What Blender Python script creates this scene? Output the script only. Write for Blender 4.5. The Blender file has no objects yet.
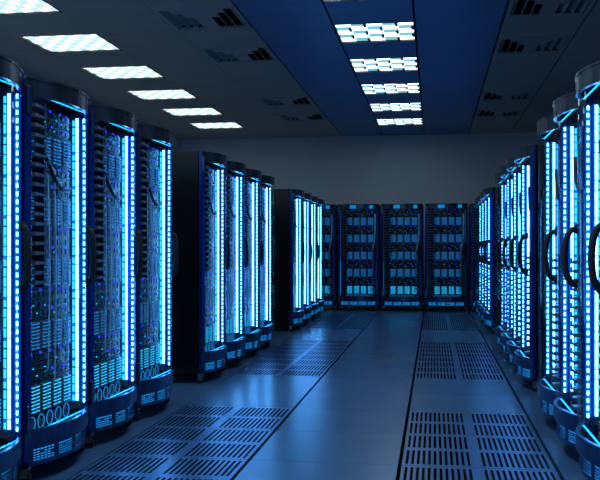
import bpy, math, random
from mathutils import Vector
random.seed(7)
PI = math.pi
sc = bpy.context.scene
col = sc.collection

# ------------------------------------------------------------------ camera
H_CAM, F = 1.275, 890.0
YAW = math.atan(134 / F)
cd = bpy.data.cameras.new('camera')
cam = bpy.data.objects.new('camera', cd)
col.objects.link(cam)
cam.location = (0, 0, H_CAM)
cam.rotation_euler = (PI / 2, 0, YAW)
cd.sensor_width = 36
cd.lens = 36 * F / 600
cd.shift_y = 9 / 600
cd.clip_end = 100
sc.camera = cam

# ------------------------------------------------------------------ world, exposure
w = bpy.data.worlds.new('world')
sc.world = w
w.use_nodes = True
w.node_tree.nodes['Background'].inputs[0].default_value = (0.01, 0.02, 0.05, 1)
w.node_tree.nodes['Background'].inputs[1].default_value = 0.1
sc.view_settings.view_transform = 'Standard'
sc.view_settings.look = 'None'
sc.view_settings.exposure = 0.3
sc.view_settings.gamma = 1
sc.view_settings.use_curve_mapping = False
sc.cycles.max_bounces = 8
sc.cycles.transparent_max_bounces = 16
sc.cycles.sample_clamp_indirect = 3.0
sc.cycles.use_denoising = True

# strengths of the lamps of the room
E_PANEL = 1.0      # ceiling panels
E_WHITE = 14.0      # white core of the rack light strips
E_CYAN = 2.4
E_BLUE = 1.6


# ------------------------------------------------------------------ materials
def pmat(name, c, rough=.5, metal=0.0, spec=.5, noise=None, bump=None, coat=0.0):
    m = bpy.data.materials.new(name)
    m.use_nodes = True
    nt = m.node_tree
    b = nt.nodes['Principled BSDF']
    b.inputs['Base Color'].default_value = (*c, 1)
    b.inputs['Roughness'].default_value = rough
    b.inputs['Metallic'].default_value = metal
    b.inputs['Specular IOR Level'].default_value = spec
    b.inputs['Coat Weight'].default_value = coat
    if noise or bump:
        tc = nt.nodes.new('ShaderNodeTexCoord')
        mp = nt.nodes.new('ShaderNodeMapping')
        nt.links.new(tc.outputs['Object'], mp.inputs[0])
        n = nt.nodes.new('ShaderNodeTexNoise')
        nt.links.new(mp.outputs[0], n.inputs['Vector'])
        sc_, amt = noise or bump
        mp.inputs['Scale'].default_value = sc_
        n.inputs['Scale'].default_value = 1.0
        n.inputs['Detail'].default_value = 4
        if noise:
            r = nt.nodes.new('ShaderNodeMapRange')
            r.inputs['From Min'].default_value = .3
            r.inputs['From Max'].default_value = .7
            r.inputs['To Min'].default_value = 1 - amt
            r.inputs['To Max'].default_value = 1 + amt
            nt.links.new(n.outputs['Fac'], r.inputs['Value'])
            v = nt.nodes.new('ShaderNodeVectorMath')
            v.operation = 'SCALE'
            v.inputs[0].default_value = c
            nt.links.new(r.outputs[0], v.inputs['Scale'])
            nt.links.new(v.outputs[0], b.inputs['Base Color'])
            r2 = nt.nodes.new('ShaderNodeMapRange')
            r2.inputs['To Min'].default_value = rough * .8
            r2.inputs['To Max'].default_value = rough * 1.2
            nt.links.new(n.outputs['Fac'], r2.inputs['Value'])
            nt.links.new(r2.outputs[0], b.inputs['Roughness'])
        if bump:
            bp = nt.nodes.new('ShaderNodeBump')
            bp.inputs['Strength'].default_value = bump[1]
            bp.inputs['Distance'].default_value = .01
            nt.links.new(n.outputs['Fac'], bp.inputs['Height'])
            nt.links.new(bp.outputs[0], b.inputs['Normal'])
    return m


def emat(name, c, s):
    m = bpy.data.materials.new(name)
    m.use_nodes = True
    nt = m.node_tree
    nt.nodes.clear()
    e = nt.nodes.new('ShaderNodeEmission')
    o = nt.nodes.new('ShaderNodeOutputMaterial')
    e.inputs[0].default_value = (*c, 1)
    e.inputs[1].default_value = s
    nt.links.new(e.outputs[0], o.inputs[0])
    return m


def glass_mat(name):
    m = bpy.data.materials.new(name)
    m.use_nodes = True
    nt = m.node_tree
    nt.nodes.clear()
    o = nt.nodes.new('ShaderNodeOutputMaterial')
    t = nt.nodes.new('ShaderNodeBsdfTransparent')
    t.inputs[0].default_value = (.86, .93, .98, 1)
    g = nt.nodes.new('ShaderNodeBsdfGlossy')
    g.inputs['Roughness'].default_value = .02
    fr = nt.nodes.new('ShaderNodeFresnel')
    fr.inputs[0].default_value = 1.40
    mx = nt.nodes.new('ShaderNodeMixShader')
    ge = nt.nodes.new('ShaderNodeNewGeometry')
    iv = nt.nodes.new('ShaderNodeMath')
    iv.operation = 'SUBTRACT'
    iv.inputs[0].default_value = 1.0
    nt.links.new(ge.outputs['Backfacing'], iv.inputs[1])
    ml = nt.nodes.new('ShaderNodeMath')
    ml.operation = 'MULTIPLY'
    nt.links.new(fr.outputs[0], ml.inputs[0])
    nt.links.new(iv.outputs[0], ml.inputs[1])
    nt.links.new(ml.outputs[0], mx.inputs[0])
    nt.links.new(t.outputs[0], mx.inputs[1])
    nt.links.new(g.outputs[0], mx.inputs[2])
    nt.links.new(mx.outputs[0], o.inputs[0])
    return m


M = dict(
    wall=pmat('wall_paint', (.74, .80, .88), .85, noise=((.7, .7, .7), .06)),
    ceil=pmat('ceiling_tile', (.52, .49, .47), .6, noise=((1.2, 9, 1), .12)),
    ceil_glow=pmat('ceiling_tile_blue_glow', (.14, .30, .62), .5, noise=((1.2, 9, 1), .12)),  # blue rack light on the ceiling, put into the tile colour
    void=pmat('void_black', (.004, .004, .005), .9),
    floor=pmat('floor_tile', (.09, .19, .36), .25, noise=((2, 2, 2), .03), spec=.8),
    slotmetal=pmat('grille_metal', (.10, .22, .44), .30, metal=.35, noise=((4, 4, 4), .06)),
    black=pmat('black_enamel', (.004, .005, .009), .28, spec=.5),
    blackmatt=pmat('black_matt', (.008, .009, .011), .6),
    chrome=pmat('blue_chrome', (.085, .14, .28), .30, metal=.9, noise=((22, 22, .4), .35)),
    stile=pmat('blue_anodised', (.02, .07, .38), .35, metal=.9),
    head=pmat('dark_chrome', (.09, .11, .15), .27, metal=.85, noise=((14, 14, .2), .35)),
    comb=pmat('comb_plastic', (.11, .15, .21), .4),
    serv=pmat('server_face', (.008, .010, .015), .35, noise=((90, 30, 160), .6)),
    drive=pmat('drive_metal', (.15, .20, .26), .35, metal=.3),
    rubber=pmat('rubber', (.01, .01, .012), .7),
    steel=pmat('steel', (.35, .38, .42), .3, metal=.9),
    cable=pmat('pale_cable', (.65, .8, .85), .4),
    cableb=pmat('black_cable', (.005, .005, .006), .45),
    glass=glass_mat('door_glass'),
    ledw=emat('led_white', (.095, .40, 1), E_WHITE),
    ledc=emat('led_cyan', (.01, .40, 1), E_CYAN),
    ledb=emat('led_blue', (.0, .06, 1), E_BLUE),
    glow=emat('painted_glow', (.01, .24, .70), .9),  # LED light caught by drives and fan rims, put in as glow
    glow_bright=emat('painted_glow_bright', (.01, .42, .80), 2.0),  # stronger painted glow for the bottom drives
    halo_c=emat('strip_halo_cyan', (.0, .22, .80), .9),  # halo beside the door dashes, put in as a glowing surface
    guide=emat('strip_halo', (.0, .15, .80), .9),  # halo around the light strips, put in as a glowing surface
    reflect=emat('reflection_cyan', (.0, .22, .62), .8),  # cyan reflections in the chrome header, put in as glow
    grl=emat('grille_glow', (.01, .34, 1), .8),
    ind_b=emat('indicator_blue', (.02, .03, 1), 1.6),
    ind_c=emat('indicator_cyan', (.0, .6, 1), 1.3),
    pan_w=emat('panel_white', (.70, .90, 1), E_PANEL * 3.2),
    pan_c=emat('panel_cyan', (.17, .48, .60), E_PANEL),
    pan_added=emat('panel_added', (.52, .80, 1), E_PANEL * 6.5),  # for the added panels out of frame, brighter to fill the room
    pan_l=emat('panel_soft', (.80, .95, 1), E_PANEL * 1.5),
    pan_p=emat('panel_pale', (.46, .76, .83), E_PANEL),
    frame=pmat('fixture_frame', (.03, .035, .04), .5),
    fin=pmat('diffuser_fin', (.45, .47, .49), .45),
)


# ------------------------------------------------------------------ mesh builder
class MB:
    def __init__(s):
        s.v, s.f, s.m = [], [], []

    def quad(s, a, b, c, d, m=0):
        n = len(s.v)
        s.v += [a, b, c, d]
        s.f.append((n, n + 1, n + 2, n + 3))
        s.m.append(m)

    def box(s, x0, x1, y0, y1, z0, z1, m=0):
        n = len(s.v)
        s.v += [(x0, y0, z0), (x1, y0, z0), (x1, y1, z0), (x0, y1, z0),
                (x0, y0, z1), (x1, y0, z1), (x1, y1, z1), (x0, y1, z1)]
        for f in ((0, 3, 2, 1), (4, 5, 6, 7), (0, 1, 5, 4), (1, 2, 6, 5), (2, 3, 7, 6), (3, 0, 4, 7)):
            s.f.append(tuple(n + i for i in f))
            s.m.append(m)

    def bbox(s, x0, x1, y0, y1, z0, z1, b, m=0):
        """box with its four edges along z bevelled, and the top and bottom too"""
        pts = [(x0 + b, y0), (x1 - b, y0), (x1, y0 + b), (x1, y1 - b), (x1 - b, y1), (x0 + b, y1), (x0, y1 - b), (x0, y0 + b)]
        cx, cy = (x0 + x1) / 2, (y0 + y1) / 2
        def shr(p):
            return (p[0] + (b if p[0] < cx else -b) * .7, p[1] + (b if p[1] < cy else -b) * .7)
        rings = [([shr(p) for p in pts], z0), (pts, z0 + b), (pts, z1 - b), ([shr(p) for p in pts], z1)]
        n = len(s.v)
        for r, z in rings:
            s.v += [(p[0], p[1], z) for p in r]
        for k in range(3):
            for i in range(8):
                j = (i + 1) % 8
                s.f.append((n + k * 8 + i, n + k * 8 + j, n + k * 8 + 8 + j, n + k * 8 + 8 + i))
                s.m.append(m)
        s.f.append(tuple(n + i for i in range(7, -1, -1))); s.m.append(m)
        s.f.append(tuple(n + 24 + i for i in range(8))); s.m.append(m)

    def prism(s, poly, z0, z1, m=0):
        """poly: ccw list of (x, y)"""
        n, k = len(s.v), len(poly)
        s.v += [(p[0], p[1], z0) for p in poly] + [(p[0], p[1], z1) for p in poly]
        s.f.append(tuple(n + i for i in range(k - 1, -1, -1))); s.m.append(m)
        s.f.append(tuple(n + k + i for i in range(k))); s.m.append(m)
        for i in range(k):
            j = (i + 1) % k
            s.f.append((n + i, n + j, n + k + j, n + k + i)); s.m.append(m)

    def arcband(s, xs, fy, t, z0, z1, m=0, inset0=0):
        """curved band following y = fy(x), thickness t going back (+y); inset0 pushes the lower edge back"""
        n = len(s.v)
        for x in xs:
            y = fy(x)
            s.v += [(x, y + inset0, z0), (x, y, z1), (x, y + t, z1), (x, y + t + inset0, z0)]
        for i in range(len(xs) - 1):
            a = n + 4 * i
            for q in range(4):
                r = (q + 1) % 4
                s.f.append((a + q, a + r, a + 4 + r, a + 4 + q)); s.m.append(m)
        s.f.append((n, n + 3, n + 2, n + 1)); s.m.append(m)
        e = n + 4 * (len(xs) - 1)
        s.f.append((e, e + 1, e + 2, e + 3)); s.m.append(m)

    def tube(s, path, r, k=8, m=0, rx=None):
        n0 = len(s.v)
        P = [Vector(p) for p in path]
        for i, p in enumerate(P):
            d = (P[min(i + 1, len(P) - 1)] - P[max(i - 1, 0)]).normalized()
            u = Vector((1, 0, 0)) if abs(d.x) < .9 else Vector((0, 1, 0))
            a = (u - d * u.dot(d)).normalized()
            b = d.cross(a)
            for j in range(k):
                t = 2 * PI * j / k
                s.v.append(tuple(p + a * (rx or r) * math.cos(t) + b * r * math.sin(t)))
        for i in range(len(P) - 1):
            for j in range(k):
                a, b = n0 + i * k + j, n0 + i * k + (j + 1) % k
                s.f.append((a, b, b + k, a + k)); s.m.append(m)
        s.f.append(tuple(n0 + j for j in range(k - 1, -1, -1))); s.m.append(m)
        e = n0 + (len(P) - 1) * k
        s.f.append(tuple(e + j for j in range(k))); s.m.append(m)

    def ring(s, c, r0, r1, y0, y1, k=14, m=0):
        """flat ring facing -y around centre c=(x,z)"""
        n = len(s.v)
        for j in range(k):
            t = 2 * PI * j / k
            for r, y in ((r0, y1), (r0, y0), (r1, y0), (r1, y1)):
                s.v.append((c[0] + r * math.cos(t), y, c[1] + r * math.sin(t)))
        for j in range(k):
            a, b = n + 4 * j, n + 4 * ((j + 1) % k)
            for q in range(3):
                s.f.append((a + q, a + q + 1, b + q + 1, b + q)); s.m.append(m)

    def mesh(s, name, mats, smooth=False):
        me = bpy.data.meshes.new(name)
        me.from_pydata(s.v, [], s.f)
        for m in mats:
            me.materials.append(m)
        me.polygons.foreach_set('material_index', s.m)
        me.update()
        if smooth:
            me.shade_smooth()
            try:
                me.set_sharp_from_angle(angle=R(35))
            except Exception:
                pass
        return me


def R(a):
    return math.radians(a)


def link(name, me, parent=None, loc=None):
    o = bpy.data.objects.new(name, me)
    col.objects.link(o)
    if parent:
        o.parent = parent
    if loc:
        o.location = loc
    return o


def plate(xs, ys, hole, zt, zb, m=0, mw=0, mb=None):
    """horizontal plate of cells; hole(i,j) -> skip; walls close every open side"""
    mb = mb or MB()
    nx, ny = len(xs) - 1, len(ys) - 1
    def filled(i, j):
        return 0 <= i < nx and 0 <= j < ny and not hole(i, j)
    for i in range(nx):
        for j in range(ny):
            if not filled(i, j):
                continue
            x0, x1, y0, y1 = xs[i], xs[i + 1], ys[j], ys[j + 1]
            mb.quad((x0, y0, zt), (x1, y0, zt), (x1, y1, zt), (x0, y1, zt), m)
            mb.quad((x0, y0, zb), (x0, y1, zb), (x1, y1, zb), (x1, y0, zb), m)
            if not filled(i - 1, j): mb.quad((x0, y0, zb), (x0, y0, zt), (x0, y1, zt), (x0, y1, zb), mw)
            if not filled(i + 1, j): mb.quad((x1, y0, zb), (x1, y1, zb), (x1, y1, zt), (x1, y0, zt), mw)
            if not filled(i, j - 1): mb.quad((x0, y0, zb), (x1, y0, zb), (x1, y0, zt), (x0, y0, zt), mw)
            if not filled(i, j + 1): mb.quad((x0, y1, zb), (x0, y1, zt), (x1, y1, zt), (x1, y1, zb), mw)
    return mb


def structure(o):
    o['kind'] = 'structure'
    return o


# ------------------------------------------------------------------ setting
ZC = H_CAM + 2.60
XL, XR, YN, YF = -5.94, 4.8, -3.0, 20.45
mb = MB(); mb.box(XL - .2, XR + .2, YF, YF + .2, -.4, ZC + .4)
structure(link('wall_back', mb.mesh('wall_back', [M['wall']])))
mb = MB(); mb.box(XL - .2, XL, YN, YF, -.4, ZC + .4)
structure(link('wall_left', mb.mesh('wall_left', [M['wall']])))
mb = MB(); mb.box(XR, XR + .2, YN, YF, -.4, ZC + .4)
structure(link('wall_right', mb.mesh('wall_right', [M['wall']])))
mb = MB(); mb.box(XL - .2, XR + .2, YN - .2, YN, -.4, ZC + .4)
structure(link('wall_front', mb.mesh('wall_front', [M['wall']])))

# floor: raised panels with open joints over a dark void
FY0, FP = 7.05, .885
fys = [FY0 + FP * k for k in range(-12, 16)]
fxs = [-.20 + .905 * k for k in range(-7, 7)]
fxs = [XL] + [x for x in fxs if XL + .1 < x < XR - .1] + [XR]
fys = [YN] + [y for y in fys if YN + .1 < y < YF - .1] + [YF]
BLOCKS = ((-4, 0), (2, 6), (8, 12))
def near(a, b): return abs(a - b) < .02
def is_vent(x0, y0):
    k = round((y0 - FY0) / FP)
    return (near(x0, -.20) or near(x0, -.20 - 2 * .905)) and any(a <= k < b for a, b in BLOCKS)
mb = MB()
THICK = (-1.105, -.20, .705)
vents = []
for i in range(len(fxs) - 1):
    for j in range(len(fys) - 1):
        x0, x1, y0, y1 = fxs[i], fxs[i + 1], fys[j], fys[j + 1]
        if is_vent(x0, y0):
            vents.append((x0, y0)); continue
        g0 = .011 if any(near(x0, t) for t in THICK) else .0018
        g1 = .011 if any(near(x1, t) for t in THICK) else .0018
        gx0 = 0 if i == 0 else g0
        gx1 = 0 if i == len(fxs) - 2 else g1
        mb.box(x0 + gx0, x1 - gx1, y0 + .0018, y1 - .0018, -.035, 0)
mb.box(XL, XR, YN, YF, -.4, -.38, 1)
structure(link('floor', mb.mesh('floor', [M['floor'], M['void']])))

# ceiling: tiles with open joints, cells for lights and diffusers left out
cxs = [XL, -5.04, -4.03, -3.04, -2.10, -1.16, -.22, .775, 1.69, 2.63, 3.6, XR]
CP = .95
cys = [YN] + [10.26 + CP * k for k in range(-13, 11)] + [YF]
NB = 5     # added panels over and behind the camera, outside the frame, to lift ambient light
LROW = [8.36 + 1.9 * k for k in range(-NB, 6)]
light_cells = [(-5.04, y) for y in LROW] + [(-1.16, y) for y in LROW]
vent_cells = [(x, y) for x in (-3.04, .775) for y in (9.31, 11.21, 15.01, 16.91)]
skip = light_cells + vent_cells
mb = MB()
for i in range(len(cxs) - 1):
    for j in range(len(cys) - 1):
        x0, x1, y0, y1 = cxs[i], cxs[i + 1], cys[j], cys[j + 1]
        if any(near(x0, a) and near(y0, b) for a, b in skip):
            continue
        gx0 = .012 if -2.2 < x0 < 1.8 else .003
        gx1 = .012 if -2.2 < x1 < 1.8 else .003
        if i == 0: gx0 = 0
        if i == len(cxs) - 2: gx1 = 0
        blue = -2.2 < x0 < .7  # aisle bay whose tiles carry the painted blue light
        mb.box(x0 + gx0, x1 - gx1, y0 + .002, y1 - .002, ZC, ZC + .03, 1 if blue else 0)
mb.box(XL, XR, YN, YF, ZC + .36, ZC + .4, 2)
structure(link('ceiling', mb.mesh('ceiling', [M['ceil'], M['ceil_glow'], M['void']])))


# ------------------------------------------------------------------ helpers for things
def thing(name, label, cat, loc=(0, 0, 0), rz=0, group=None):
    o = bpy.data.objects.new(name, None)
    col.objects.link(o)
    o.location = loc
    o.rotation_euler = (0, 0, rz)
    o.empty_display_size = .1
    o['label'] = label
    o['category'] = cat
    if group: o['group'] = group
    return o


def copy_tree(o, parent=None):
    c = o.copy()
    col.objects.link(c)
    if parent: c.parent = parent
    for ch in list(o.children):
        copy_tree(ch, c)
    return c


ORD = ['nearest', 'second', 'third', 'fourth', 'fifth', 'sixth', 'seventh', 'eighth']

# ------------------------------------------------------------------ perforated floor tiles
def tile_mesh():
    g = .011
    xs = [g]
    holes_x = set()
    for x_start in (.032, .487):
        for k in range(12):
            a = x_start + k * .0333
            xs += [a, a + .0155]
            holes_x.add(len(xs) - 2)
    xs.append(.905 - g)
    ys = [.0018]
    holes_y = set()
    for y_start in (.04, .04 + .4425):
        ys += [y_start, y_start + .362]
        holes_y.add(len(ys) - 2)
    ys.append(.885 - .0018)
    return plate(xs, ys, lambda i, j: i in holes_x and j in holes_y, 0, -.03, 0, 1).mesh('perforated_tile', [M['slotmetal'], M['void']])  # slot walls black: shade inside the slots put into the colour


tm = tile_mesh()
for x0, y0 in vents:
    k = round((y0 - FY0) / FP)
    b = [i for i, (a, c) in enumerate(BLOCKS) if a <= k < c][0]
    r = k - BLOCKS[b][0]
    side = 'left' if x0 < -1 else 'right'
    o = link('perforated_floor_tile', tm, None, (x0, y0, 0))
    o['label'] = 'slotted metal floor tile, %s in the %s block of the %s strip' % (
        ['first', 'second', 'third', 'fourth'][r], ['nearest', 'middle', 'farthest'][b], side + '-hand')
    o['category'] = 'floor tile'
    o['kind'] = 'thing'
    o['group'] = 'slotted tiles in the %s-hand strip' % side

# ------------------------------------------------------------------ ceiling lights
def light_parts(root, bright, wx, wy, nx, ny, tl):
    mb = MB()
    e = .012
    zt = ZC + .09
    mb.box(e, wx - e, e, wy - e, zt, zt + .01)
    t = .006
    mb.box(e, e + t, e, wy - e, ZC - .002, zt); mb.box(wx - e - t, wx - e, e, wy - e, ZC - .002, zt)
    mb.box(e, wx - e, e, e + t, ZC - .002, zt); mb.box(e, wx - e, wy - e - t, wy - e, ZC - .002, zt)
    for v in range(len(mb.v)):
        x, y, z = mb.v[v]; mb.v[v] = (x, y, z - ZC)
    link('frame', mb.mesh('light_frame', [M['frame']]), root)
    mb = MB()
    a, b = .012, .02
    cw, ch = (wx - 2 * a) / nx, (wy - 2 * b) / ny
    for i in range(nx):
        for j in range(ny):
            x0, y0 = a + i * cw, b + j * ch
            m = (i + j) % 2
            tilt = tl if m else -tl
            mb.quad((x0, y0, .020 + tilt), (x0, y0 + ch, .020 + tilt), (x0 + cw, y0 + ch, .020 - tilt), (x0 + cw, y0, .020 - tilt), m)
    for i in range(1, nx + 1 if tl == 0 else 1):
        for j in range(ny):
            x0, y0 = a + i * cw, b + j * ch
            if (i + j) % 2 == 0:
                mb.box(x0 - .034, x0 - .002, y0 + .004, y0 + ch * .98, .001, .006, 2)
    link('diffuser', mb.mesh('light_diffuser', [M['pan_added'], M['pan_added'], M['frame']] if bright else ([M['pan_w'], M['pan_c']] if tl == 0 else [M['pan_l'], M['pan_p']]) + [M['frame']]), root)


for X, W, nm in ((-5.04, 1.01, 'left'), (-1.16, .94, 'middle')):
    proto = None
    for n, y in enumerate(LROW):
        vis = n - NB
        lab = ('square glowing ceiling light panel, %s from the camera in the %s row' % (ORD[vis], nm)) if vis >= 0 else \
              'added brighter ceiling light panel over the camera, %s back in the %s row' % (ORD[NB - 1 - n], nm)
        if n in (0, NB):
            proto = o = thing('ceiling_light', lab, 'ceiling light', (X, y, ZC), 0, 'ceiling lights of the %s row' % nm)
            light_parts(o, vis < 0, W, CP, *((9, 6, .002) if nm == 'left' else (5, 5, 0)))
        else:
            o = copy_tree(proto); o.location = (X, y, ZC); o['label'] = lab

# ------------------------------------------------------------------ ceiling air diffusers
def diffuser_parts(root, wx, wy):
    mb = MB()
    e = .012
    mb.box(e, wx - e, e, wy - e, .20, .21, 1)
    t = .05
    for (x0, x1, y0, y1) in ((e, e + t, e, wy - e), (wx - e - t, wx - e, e, wy - e), (e + t, wx - e - t, e, e + t), (e + t, wx - e - t, wy - e - t, wy - e)):
        mb.box(x0, x1, y0, y1, -.008, .02)
    for (x0, x1, y0, y1) in ((e, e + .006, e, wy - e), (wx - e - .006, wx - e, e, wy - e), (e, wx - e, e, e + .006), (e, wx - e, wy - e - .006, wy - e)):
        mb.box(x0, x1, y0, y1, .02, .2, 1)
    link('frame', mb.mesh('diffuser_frame', [M['fin'], M['void']]), root)
    mb = MB()
    # stepped flat plate in the middle, leaning blades at both ends, dark throat behind
    for (x0, x1, y0, y1) in ((.17, wx - .17, .065, .25), (.27, wx - .27, .25, .42), (.37, wx - .37, .42, wy - .065)):
        mb.box(x0, x1, y0, y1, .0, .006)
    for k, ya in enumerate((.065, .22, .38)):
        x = .075 + k * .10
        for a, d in ((x, 1), (wx - x, -1)):
            q = [(a, ya, -.004), (a, wy - .065, -.004), (a + d * .055, wy - .065, .085), (a + d * .055, ya, .085)]
            mb.quad(*q)
            mb.quad(*[(p[0] + d * .006, p[1], p[2]) for p in q])
            mb.box(*sorted((a, a + d * .008)), ya, wy - .065, -.006, .0)
    link('vane', mb.mesh('diffuser_vane', [M['fin']]), root)


for X, W, nm in ((-3.04, .94, 'left'), (.775, .915, 'right')):
    proto = None
    for n, y in enumerate((9.31, 11.21, 15.01, 16.91)):
        lab = 'dark louvered ceiling air vent, %s from the camera on the %s side' % (ORD[n], nm)
        if proto is None:
            proto = o = thing('ceiling_vent', lab, 'air vent', (X, y, ZC), 0, 'ceiling air vents on the %s side' % nm)
            diffuser_parts(o, W, CP)
        else:
            o = copy_tree(proto); o.location = (X, y, ZC); o['label'] = lab

# ------------------------------------------------------------------ the server rack
HW, SAG, DEP = .427, .118, 1.0
ZB, ZT = .10, 2.20
ZG0, ZG1 = .30, 2.10      # glass
def fy(x):
    return -SAG * (1 - (x / HW) ** 2)
def lin(a, b, n):
    return [a + (b - a) * i / n for i in range(n + 1)]

ME = {}
# cabinet shell
mb = MB()
mb.box(-HW, HW, DEP - .02, DEP, ZB, ZT)
mb.box(-HW + .012, -HW + .03, .06, DEP - .02, ZB, ZT - .02)
mb.box(HW - .03, HW - .012, .06, DEP - .02, ZB, ZT - .02)
mb.box(-HW, HW, .06, DEP - .02, ZT - .03, ZT)
mb.box(-HW, HW, .0, DEP - .02, ZB, ZB + .03)
mb.box(-HW + .03, HW - .03, .16, .18, ZB + .03, ZT - .03, 0)
# underside and roof following the curved front
arc = lin(-HW, HW, 20)
mb.prism([(x, fy(x) + .02) for x in arc] + [(HW, .06), (-HW, .06)], ZT - .012, ZT + .004)
mb.prism([(x, fy(x) + .03) for x in arc] + [(HW, .0), (-HW, .0)], ZB - .004, ZB + .012)
ME['cabinet'] = mb.mesh('cabinet', [M['black']])
# side panels
for s, nm in ((-1, 'l'), (1, 'r')):
    mb = MB()
    def sbox(a, b, *r):
        mb.box(*(sorted((s * a, s * b))), *r)
    sbox(HW - .012, HW + .002, .036, DEP - .005, ZB + .12, ZT - .012)
    sbox(HW - .012, HW + .001, .036, DEP - .005, ZB + .005, ZB + .105)
    z = .34
    while z < .78:
        mb.quad((s * (HW + .002), .22, z + .018), (s * (HW + .002), .84, z + .018), (s * (HW + .006), .84, z), (s * (HW + .006), .22, z))
        mb.quad((s * (HW + .002), .22, z - .001), (s * (HW + .002), .84, z - .001), (s * (HW + .006), .84, z), (s * (HW + .006), .22, z))
        z += .028
    ME['side' + nm] = mb.mesh('side_panel', [M['black']])
# corner posts
for s, nm in ((-1, 'l'), (1, 'r')):
    mb = MB()
    x0, x1 = sorted((s * (HW - .05), s * (HW + .002)))
    mb.bbox(x0, x1, .0, .034, ZB, ZT, .006)
    ME['post' + nm] = mb.mesh('corner_post', [M['stile']])
# door frame: header, stiles, bottom rail
mb = MB()
mb.arcband(lin(-HW, HW, 28), fy, .022, ZG1, ZT - .012, 1)
mb.arcband(lin(-HW, HW, 28), lambda x: fy(x) - .006, .02, ZT - .012, ZT, 1)
mb.arcband(lin(-HW, HW, 28), fy, .022, ZG0 - .09, ZG0, 0)
mb.arcband(lin(-HW, -.394, 3), fy, .02, ZG0, ZG1, 2)
mb.arcband(lin(.394, HW, 3), fy, .02, ZG0, ZG1, 2)
ME['door'] = mb.mesh('door_frame', [M['chrome'], M['head'], M['stile']], True)
mb = MB()
xs = lin(-.394, .394, 28)
n = len(mb.v)
for i in range(28):
    x0, x1 = xs[i], xs[i + 1]
    mb.v += [(x0, fy(x0) + .008, ZG0 - .01), (x1, fy(x1) + .008, ZG0 - .01), (x1, fy(x1) + .008, ZG1 + .01), (x0, fy(x0) + .008, ZG1 + .01)]
    b_ = n + 4 * i
    mb.f.append((b_, b_ + 1, b_ + 2, b_ + 3)); mb.m.append(0)
gm = mb.mesh('door_glass', [M['glass']])
import bmesh
bm = bmesh.new(); bm.from_mesh(gm); bmesh.ops.remove_doubles(bm, verts=bm.verts, dist=1e-5)
for f_ in bm.faces: f_.smooth = True
bm.to_mesh(gm); bm.free()
ME['glass'] = gm
mb = MB()
mb.bbox(-.430, -.386, fy(-.42) - .016, fy(-.42) + .004, -.075, .075, .004)
mb.box(-.430, -.386, fy(-.42) - .018, fy(-.42) - .004, -.004, .0)
ME['hinge'] = mb.mesh('hinge', [M['chrome']])
for nm, reach in (('', .068), ('_low', .030)):
  mb = MB()
  pth = []
  for k in range(19):
    t = PI * k / 18
    pth.append((.358, -.040 - reach * math.sin(t) ** .7, 1.23 + .162 * math.cos(t)))
  mb.tube(pth, .018, 10, rx=.024)
  mb.bbox(.338, .378, -.05, -.030, 1.365, 1.42, .004)
  mb.bbox(.338, .378, -.05, -.030, 1.04, 1.095, .004)
  ME['handle' + nm] = mb.mesh('handle', [M['blackmatt']], True)
# skirt with slotted grille
fs = lambda x: fy(x) + .018
mb = MB()
zs0, zs1 = ZB, ZG0 - .092
mb.arcband(lin(-HW, HW, 28), fs, .012, zs1 - .018, zs1)
mb.arcband(lin(-HW, HW, 28), fs, .012, zs0, zs0 + .022)
edges = [-.36, -.19, -.175, -.005, .010, .18, .195, .365]
mb.arcband(lin(-HW, -.36, 4), fs, .012, zs0 + .02, zs1 - .015)
mb.arcband(lin(.365, HW, 4), fs, .012, zs0 + .02, zs1 - .015)
for a, b in ((-.19, -.175), (-.005, .010), (.18, .195)):
    mb.arcband([a, b], fs, .012, zs0 + .02, zs1 - .015)
for r in range(1, 5):
    z = zs0 + .022 + (zs1 - zs0 - .040) * r / 5
    mb.arcband(lin(-.36, .365, 16), lambda x: fs(x) + .001, .004, z - .003, z + .003)
ME['grille'] = mb.mesh('vent_grille', [M['chrome']])
for gi, (a, b) in enumerate(((-.355, -.195), (-.170, -.010), (.015, .175), (.200, .355))):
    mb = MB()
    for r in range(5):
        z = zs0 + .022 + (zs1 - zs0 - .040) * (r + .5) / 5
        for c in lin(a, b, 6)[:-1]:
            if random.random() < .94:
                mb.quad((c, fs(c) + .011, z - .004), (c + .019, fs(c + .02) + .011, z - .004), (c + .019, fs(c + .02) + .011, z + .003), (c, fs(c) + .011, z + .003))
    ME['grille_light%d' % gi] = mb.mesh('grille_light', [M['grl']])
# casters
mb = MB()
mb.box(-.022, .022, -.028, .028, .082, .10)
mb.box(-.020, -.015, -.022, .022, .035, .085)
mb.box(.015, .020, -.022, .022, .035, .085)
ME['caster'] = mb.mesh('caster', [M['steel']])
mb = MB()
mb.tube([(-.0135, 0, .036), (.0135, 0, .036)], .036, 18)
ME['wheel'] = mb.mesh('wheel', [M['rubber']], True)
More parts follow.
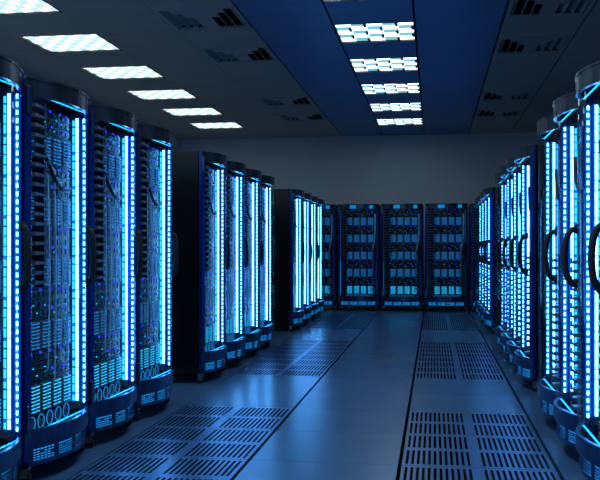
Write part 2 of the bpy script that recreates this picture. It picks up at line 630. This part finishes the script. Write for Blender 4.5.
# interior wall lining
for s, nm in ((-1, 'l'), (1, 'r')):
    mb = MB()
    x0, x1 = sorted((s * .380, s * .386))
    mb.box(x0, x1, .0, .16, ZG0 - .02, ZG1 + .02)
    if True:
        mb.box(min(s * .3795, s * .3800), max(s * .3795, s * .3800), .002, .076, ZG0 + .02, ZG1 - .02, 1)  # glowing plate that fills in the halo between the strips
    # small dark clips over the strips
    z = ZG0 + .02
    while z < ZG1:
        xa, xb = sorted((s * .372, s * .380))
        mb.box(xa, xb, .030, .075, z, z + .005)
        z += .214
    ME['lining' + nm] = mb.mesh('inner_lining', [M['comb'], M['guide']])
    # light strip: cyan blocks, white tube, blue line, dashes next to the glass
    mb = MB()
    X = s * .377
    def lq(y0, y1, z0, z1, m, x=X):
        mb.box(min(x, x + s * .002), max(x, x + s * .002), y0, y1, z0, z1, m)
    z = ZG0 + .03
    k = 0
    while z < ZG1 - .03:
        lq(.060, .074, z, z + (.046 if k % 4 else .034), 1)
        lq(.036, .052, z, z + (.0535 if k % 4 else .047), 0)
        lq(.022, .030, z, z + .0535, 2)
        lq(.004, .013, z + .008, z + .040, 1)
        if k % 4: lq(.002, .006, z + .010, z + .036, 0)
        z += .0535; k += 1
    ME['strip' + nm] = mb.mesh('light_strip', [M['ledw'], M['ledc'], M['ledb']])
    mb = MB()
    z, z_end = (ZG0 + .03, .98) if s < 0 else (1.32, 2.06)
    while z < z_end:
        lq(.02, .045, z, z + .040, 1)
        z += .0535
    ME['strip' + nm + 'b'] = mb.mesh('light_strip', [M['ledw'], M['ledc'], M['ledb']])
    mb = MB()
    z = ZG0 + .02
    k = 0
    X = s * .374
    y0 = fy(.374) + .020
    while z < ZG1 - .02:
        xa, xb = sorted((X, X + s * .004))
        mb.box(xa, xb, y0 - .001, y0 + .010, z, z + .024, 0)
        z += .0425
    xa, xb = sorted((s * .376, s * .379))
    mb.box(xa, xb, y0 - .008, y0 + .020, ZG0 + .02, ZG1 - .02, 1)  # plate glowing as the halo of the door dashes
    ME['doorstrip' + nm] = mb.mesh('door_light_strip', [M['ledw'], M['halo_c']])
# combs
def comb_mesh(s, z0, z1, x_in, depth0):
    mb = MB()
    xo = .372
    z = z0
    mb.box(*sorted((s * (xo - .03), s * xo)), .10, .115, z0 - .02, z1 + .02)
    mb.box(*sorted((s * x_in, s * xo)), .060, .064, z0 - .02, z1 + .02, 2)
    mb.box(*sorted((s * (x_in - .004), s * x_in)), depth0 + (.028 if s < 0 else .050), .064, z0 - .02, z1 + .02, 2)
    while z < z1:
        # tapering finger with an upturned tip
        y0, y1 = depth0, .058
        a, b = s * xo, s * x_in
        top = [(a, y1, z + .026), (b, y1, z + .026), (b + s * .03, y0, z + .016), (a, y0, z + .022)]
        bot = [(a, y1, z), (b, y1, z), (b + s * .03, y0, z + .006), (a, y0, z + .002)]
        if s < 0:
            pass
        n = len(mb.v)
        mb.v += bot + top
        for f in ((0, 1, 2, 3), (4, 7, 6, 5), (0, 4, 5, 1), (1, 5, 6, 2), (2, 6, 7, 3), (3, 7, 4, 0)):
            mb.f.append(tuple(n + i for i in f)); mb.m.append(0)
        xa, xb = sorted((b + s * .03, b + s * .044))
        mb.box(xa, xb, y0 - .004, y0 + .004, z + .002, z + .036, 1)
        z += .0535
    return mb.mesh('cable_comb', [M['comb'], M['drive'], M['blackmatt']])
ME['combl'] = comb_mesh(-1, 1.08, 2.06, .21, -.035)
ME['combr'] = comb_mesh(1, .33, 1.22, .235, -.055)
ME['combb'] = comb_mesh(1, .33, 1.28, .26, .0)
# server units (dark, perforated, with small lamps) and drive shelves
SY = .07
SX0, SX1 = -.265, .325
mb = MB()
mb.box(SX0, SX1, SY + .012, .155, -.088, .088)
for r in range(3):
    z = -.055 + r * .055
    mb.box(SX0 + .008, SX1 - .008, SY, SY + .012, z - .022, z + .022)
    for c in range(9):
        x = SX0 + .03 + c * .062
        mb.box(x, x + .040, SY - .004, SY, z - .016, z + .010)
ME['server'] = mb.mesh('server_unit', [M['serv']])
mb = MB()
for (x, z, m) in ((-.23, .068, 0), (-.11, .070, 0), (.02, .068, 0), (.16, .070, 0), (.25, .066, 0), (.05, -.04, 0), (.21, -.05, 0), (-.20, -.01, 1), (-.05, -.015, 1), (.11, .02, 1), (.29, .03, 1),
                  (-.15, -.055, 1), (.27, -.015, 1), (-.245, .02, 1), (.08, -.065, 1), (.18, .0, 1)):
    if m: mb.box(x, x + .008, SY - .010, SY - .004, z, z + .006, m)
    else: mb.box(x, x + .012, SY - .010, SY - .004, z, z + .014, m)
ME['indicator'] = mb.mesh('indicator_light', [M['ind_b'], M['ind_c']])
mb = MB()
mb.box(SX0, SX1, SY + .010, .155, -.09, .09)
mb.box(SX0, SX1, SY - .008, SY + .010, -.092, -.084)
mb.box(SX0, SX1, SY - .004, SY + .010, .084, .090)
ME['shelf'] = mb.mesh('drive_shelf', [M['serv']])
mb = MB()
mb.box(0, .122, SY - .002, SY + .012, -.080, .080)
for r in range(8):
    z = -.076 + r * .0195
    mb.bbox(.004, .118, SY - .018, SY - .002, z, z + .0135, .003)
    mb.box(.010, .112, SY - .019, SY - .017, z + .004, z + .009, 1)  # light on the slats painted as glowing lines
mb.box(.056, .060, SY - .020, SY - .016, -.076, .078)
ME['drive'] = mb.mesh('drive_bay', [M['drive'], M['glow']])
ME['drive_lit'] = mb.mesh('drive_bay', [M['drive'], M['glow_bright']])
mb = MB()
mb.box(SX0, SX1, SY + .02, .155, -.05, .05)
for c in range(5):
    x = SX0 + .06 + c * .117
    mb.ring((x, 0), .036, .046, SY - .002, SY + .02)
    mb.ring((x, 0), .039, .043, SY - .006, SY - .002, 14, 1)  # lit fan rim painted as a glowing ring
    mb.ring((x, 0), .008, .016, SY - .001, SY + .02)
    for q in range(5):
        t = 2 * PI * q / 5
        d = (math.cos(t), math.sin(t)); e_ = (-d[1] * .006, d[0] * .006)
        mb.quad((x + d[0] * .014 - e_[0], SY + .004, d[1] * .014 - e_[1]), (x + d[0] * .036 - e_[0], SY + .004, d[1] * .036 - e_[1]),
                (x + d[0] * .036 + e_[0], SY + .012, d[1] * .036 + e_[1]), (x + d[0] * .014 + e_[0], SY + .012, d[1] * .014 + e_[1]))
ME['fans'] = mb.mesh('fan_tray', [M['drive'], M['glow']])
# lamp bar behind the bottom rail and behind the header
mb = MB()
for c in range(10):
    x = -.30 + c * .062
    mb.box(x, x + .045, -.045, -.035, .288, .293)
ME['lampbar'] = mb.mesh('lamp_bar', [M['ledc']])
mb = MB()
for c in range(10):
    x = -.30 + c * .062
    mb.box(x, x + .045, -.045, -.035, 2.108, 2.112)
ME['lamptop'] = mb.mesh('lamp_bar', [M['ledc']])
# cables
for i, (x, z0, z1) in enumerate(((-.04, .58, 1.70), (.05, .50, 1.74), (.14, .62, 1.66), (.225, .55, 1.80))):
    mb = MB()
    mb.tube([(x, SY, z1 + .02), (x, .045, z1), (x + .004, .036, (z0 + z1) / 2), (x, .045, z0), (x, SY, z0 - .02)], .004, 6)
    ME['cable%d' % i] = mb.mesh('cable', [M['cable']], True)
mb = MB()
pp = []
for k in range(13):
    t = k / 12
    pp.append((-.16 + .40 * t, .03 - .012 * math.sin(PI * t), 1.86 - .22 * t - .10 * math.sin(PI * t)))
mb.tube(pp, .012, 7)
ME['bundle'] = mb.mesh('cable_bundle', [M['cableb']], True)
mb = MB()
pp = [(.33, .05, 2.0), (.335, .03, 1.8), (.33, .03, 1.55), (.315, .02, 1.42), (.30, .02, 1.32), (.275, .02, 1.2), (.30, .03, 1.1), (.285, .05, .95), (.29, SY, .8)]
for dx in (0, .012):
    mb.tube([(x + dx, y, z) for x, y, z in pp], .006, 6)
ME['sidecable'] = mb.mesh('cable_bundle', [M['cable']], True)

DZ = (1.85, 1.495, 1.14, .785, .43)
UZ = (2.02, 1.673, 1.318, .963, .608)


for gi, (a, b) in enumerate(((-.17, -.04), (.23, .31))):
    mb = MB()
    mb.arcband(lin(a, b, 4), lambda x: fy(x) - .002, .004, 2.108, 2.178)  # glowing band painted on as a reflection in the header
    ME['reflection%d' % gi] = mb.mesh('header_reflection', [M['reflect']])


def make_rack(kind):
    t = thing('server_rack', 'x', 'server rack')
    link('cabinet', ME['cabinet'], t)
    for q in 'lr':
        link('side_panel', ME['side' + q], t)
        link('corner_post', ME['post' + q], t)
    d = link('door', ME['door'], t)
    link('door_glass', ME['glass'], d)
    link('hinge', ME['hinge'], d, (0, 0, 2.075))
    link('hinge', ME['hinge'], d, (0, 0, .36))
    h = link('handle', ME['handle_low' if kind == 'left' else 'handle'], d)
    h['label'] = 'black arched door handle'
    if kind != 'back':
        q = 'r' if kind == 'left' else 'l'
        link('door_light_strip', ME['doorstrip' + q], d)
    g = link('vent_grille', ME['grille'], t)
    for gi in range(4): link('grille_light', ME['grille_light%d' % gi], g)
    for x in (-.37, .37):
        for y in (.03, .92):
            c = link('caster', ME['caster'], t, (x, y, 0))
            link('wheel', ME['wheel'], c)
    for q in 'lr':
        link('inner_lining', ME['lining' + q], t)
        if q == {'left': 'l', 'right': 'r', 'back': ''}[kind]: continue
        s = link('light_strip', ME['strip' + q + ('b' if kind == 'back' else '')], t)
        s['label'] = 'glowing white and cyan light strip'
    if kind in ('left', 'back'): link('cable_comb', ME['combl'], t)
    if kind != 'left': link('cable_comb', ME['combr' if kind == 'right' else 'combb'], t)
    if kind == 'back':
        for gi in range(2): link('header_reflection', ME['reflection%d' % gi], d)
    link('lamp_bar', ME['lampbar'], t)
    link('lamp_bar', ME['lamptop'], t)
    for z in UZ:
        u = link('server_unit', ME['server'], t, (0, 0, z))
        if z > 2: u.scale = (1, 1, .8)
        link('indicator_light', ME['indicator'], u)
    for z in DZ:
        u = link('drive_shelf', ME['shelf'], t, (0, 0, z))
        for c in range(4):
            link('drive_bay', ME['drive_lit' if z < .5 else 'drive'], u, (SX0 + .018 + c * .145, 0, 0))
    link('fan_tray', ME['fans'], t, (0, 0, .29))
    if kind != 'back':
        for i in range(4): link('cable', ME['cable%d' % i], t)
        link('cable_bundle', ME['bundle'], t)
    if kind != 'left':
        link('cable_bundle', ME['sidecable'], t)
    return t


P = .90
NEARW = ['nearest', 'middle', 'farthest']
POS = ['first', 'second', 'third', 'fourth']
first = {}
def put(kind, x, y, rz, label, group):
    if kind not in first:
        o = first[kind] = make_rack(kind)
    else:
        o = copy_tree(first[kind])
    o.location = (x, y, 0)
    o.rotation_euler = (0, 0, rz)
    o['label'] = label
    o['group'] = group

for gi, y0 in enumerate((3.56, 8.13, 13.5)):
    for k in range(4):
        put('left', -2.16, y0 + P * (k + .5), PI / 2,
            'glowing curved-glass server rack, %s from the camera in the %s group of the left row' % (POS[k], NEARW[gi]),
            'server racks in the left row')
for gi, (y0, ks) in enumerate(((3.5, (1, 2, 3)), (8.1, (0, 1, 2, 3)), (13.6, (0, 1, 2, 3)))):
    for k in ks:
        kk = k - ks[0]
        put('right', .865, y0 + P * (k + .5), -PI / 2,
            'glowing curved-glass server rack, %s from the camera in the %s group of the right row' % (POS[kk], NEARW[gi]),
            'server racks in the right row')
for k in range(5):
    put('back', -2.45 + .9 * k, 18.42, 0,
        'server rack facing the camera along the back wall, %s from the left' % ['first', 'second', 'third', 'fourth', 'fifth'][k],
        'server racks across the back of the aisle')
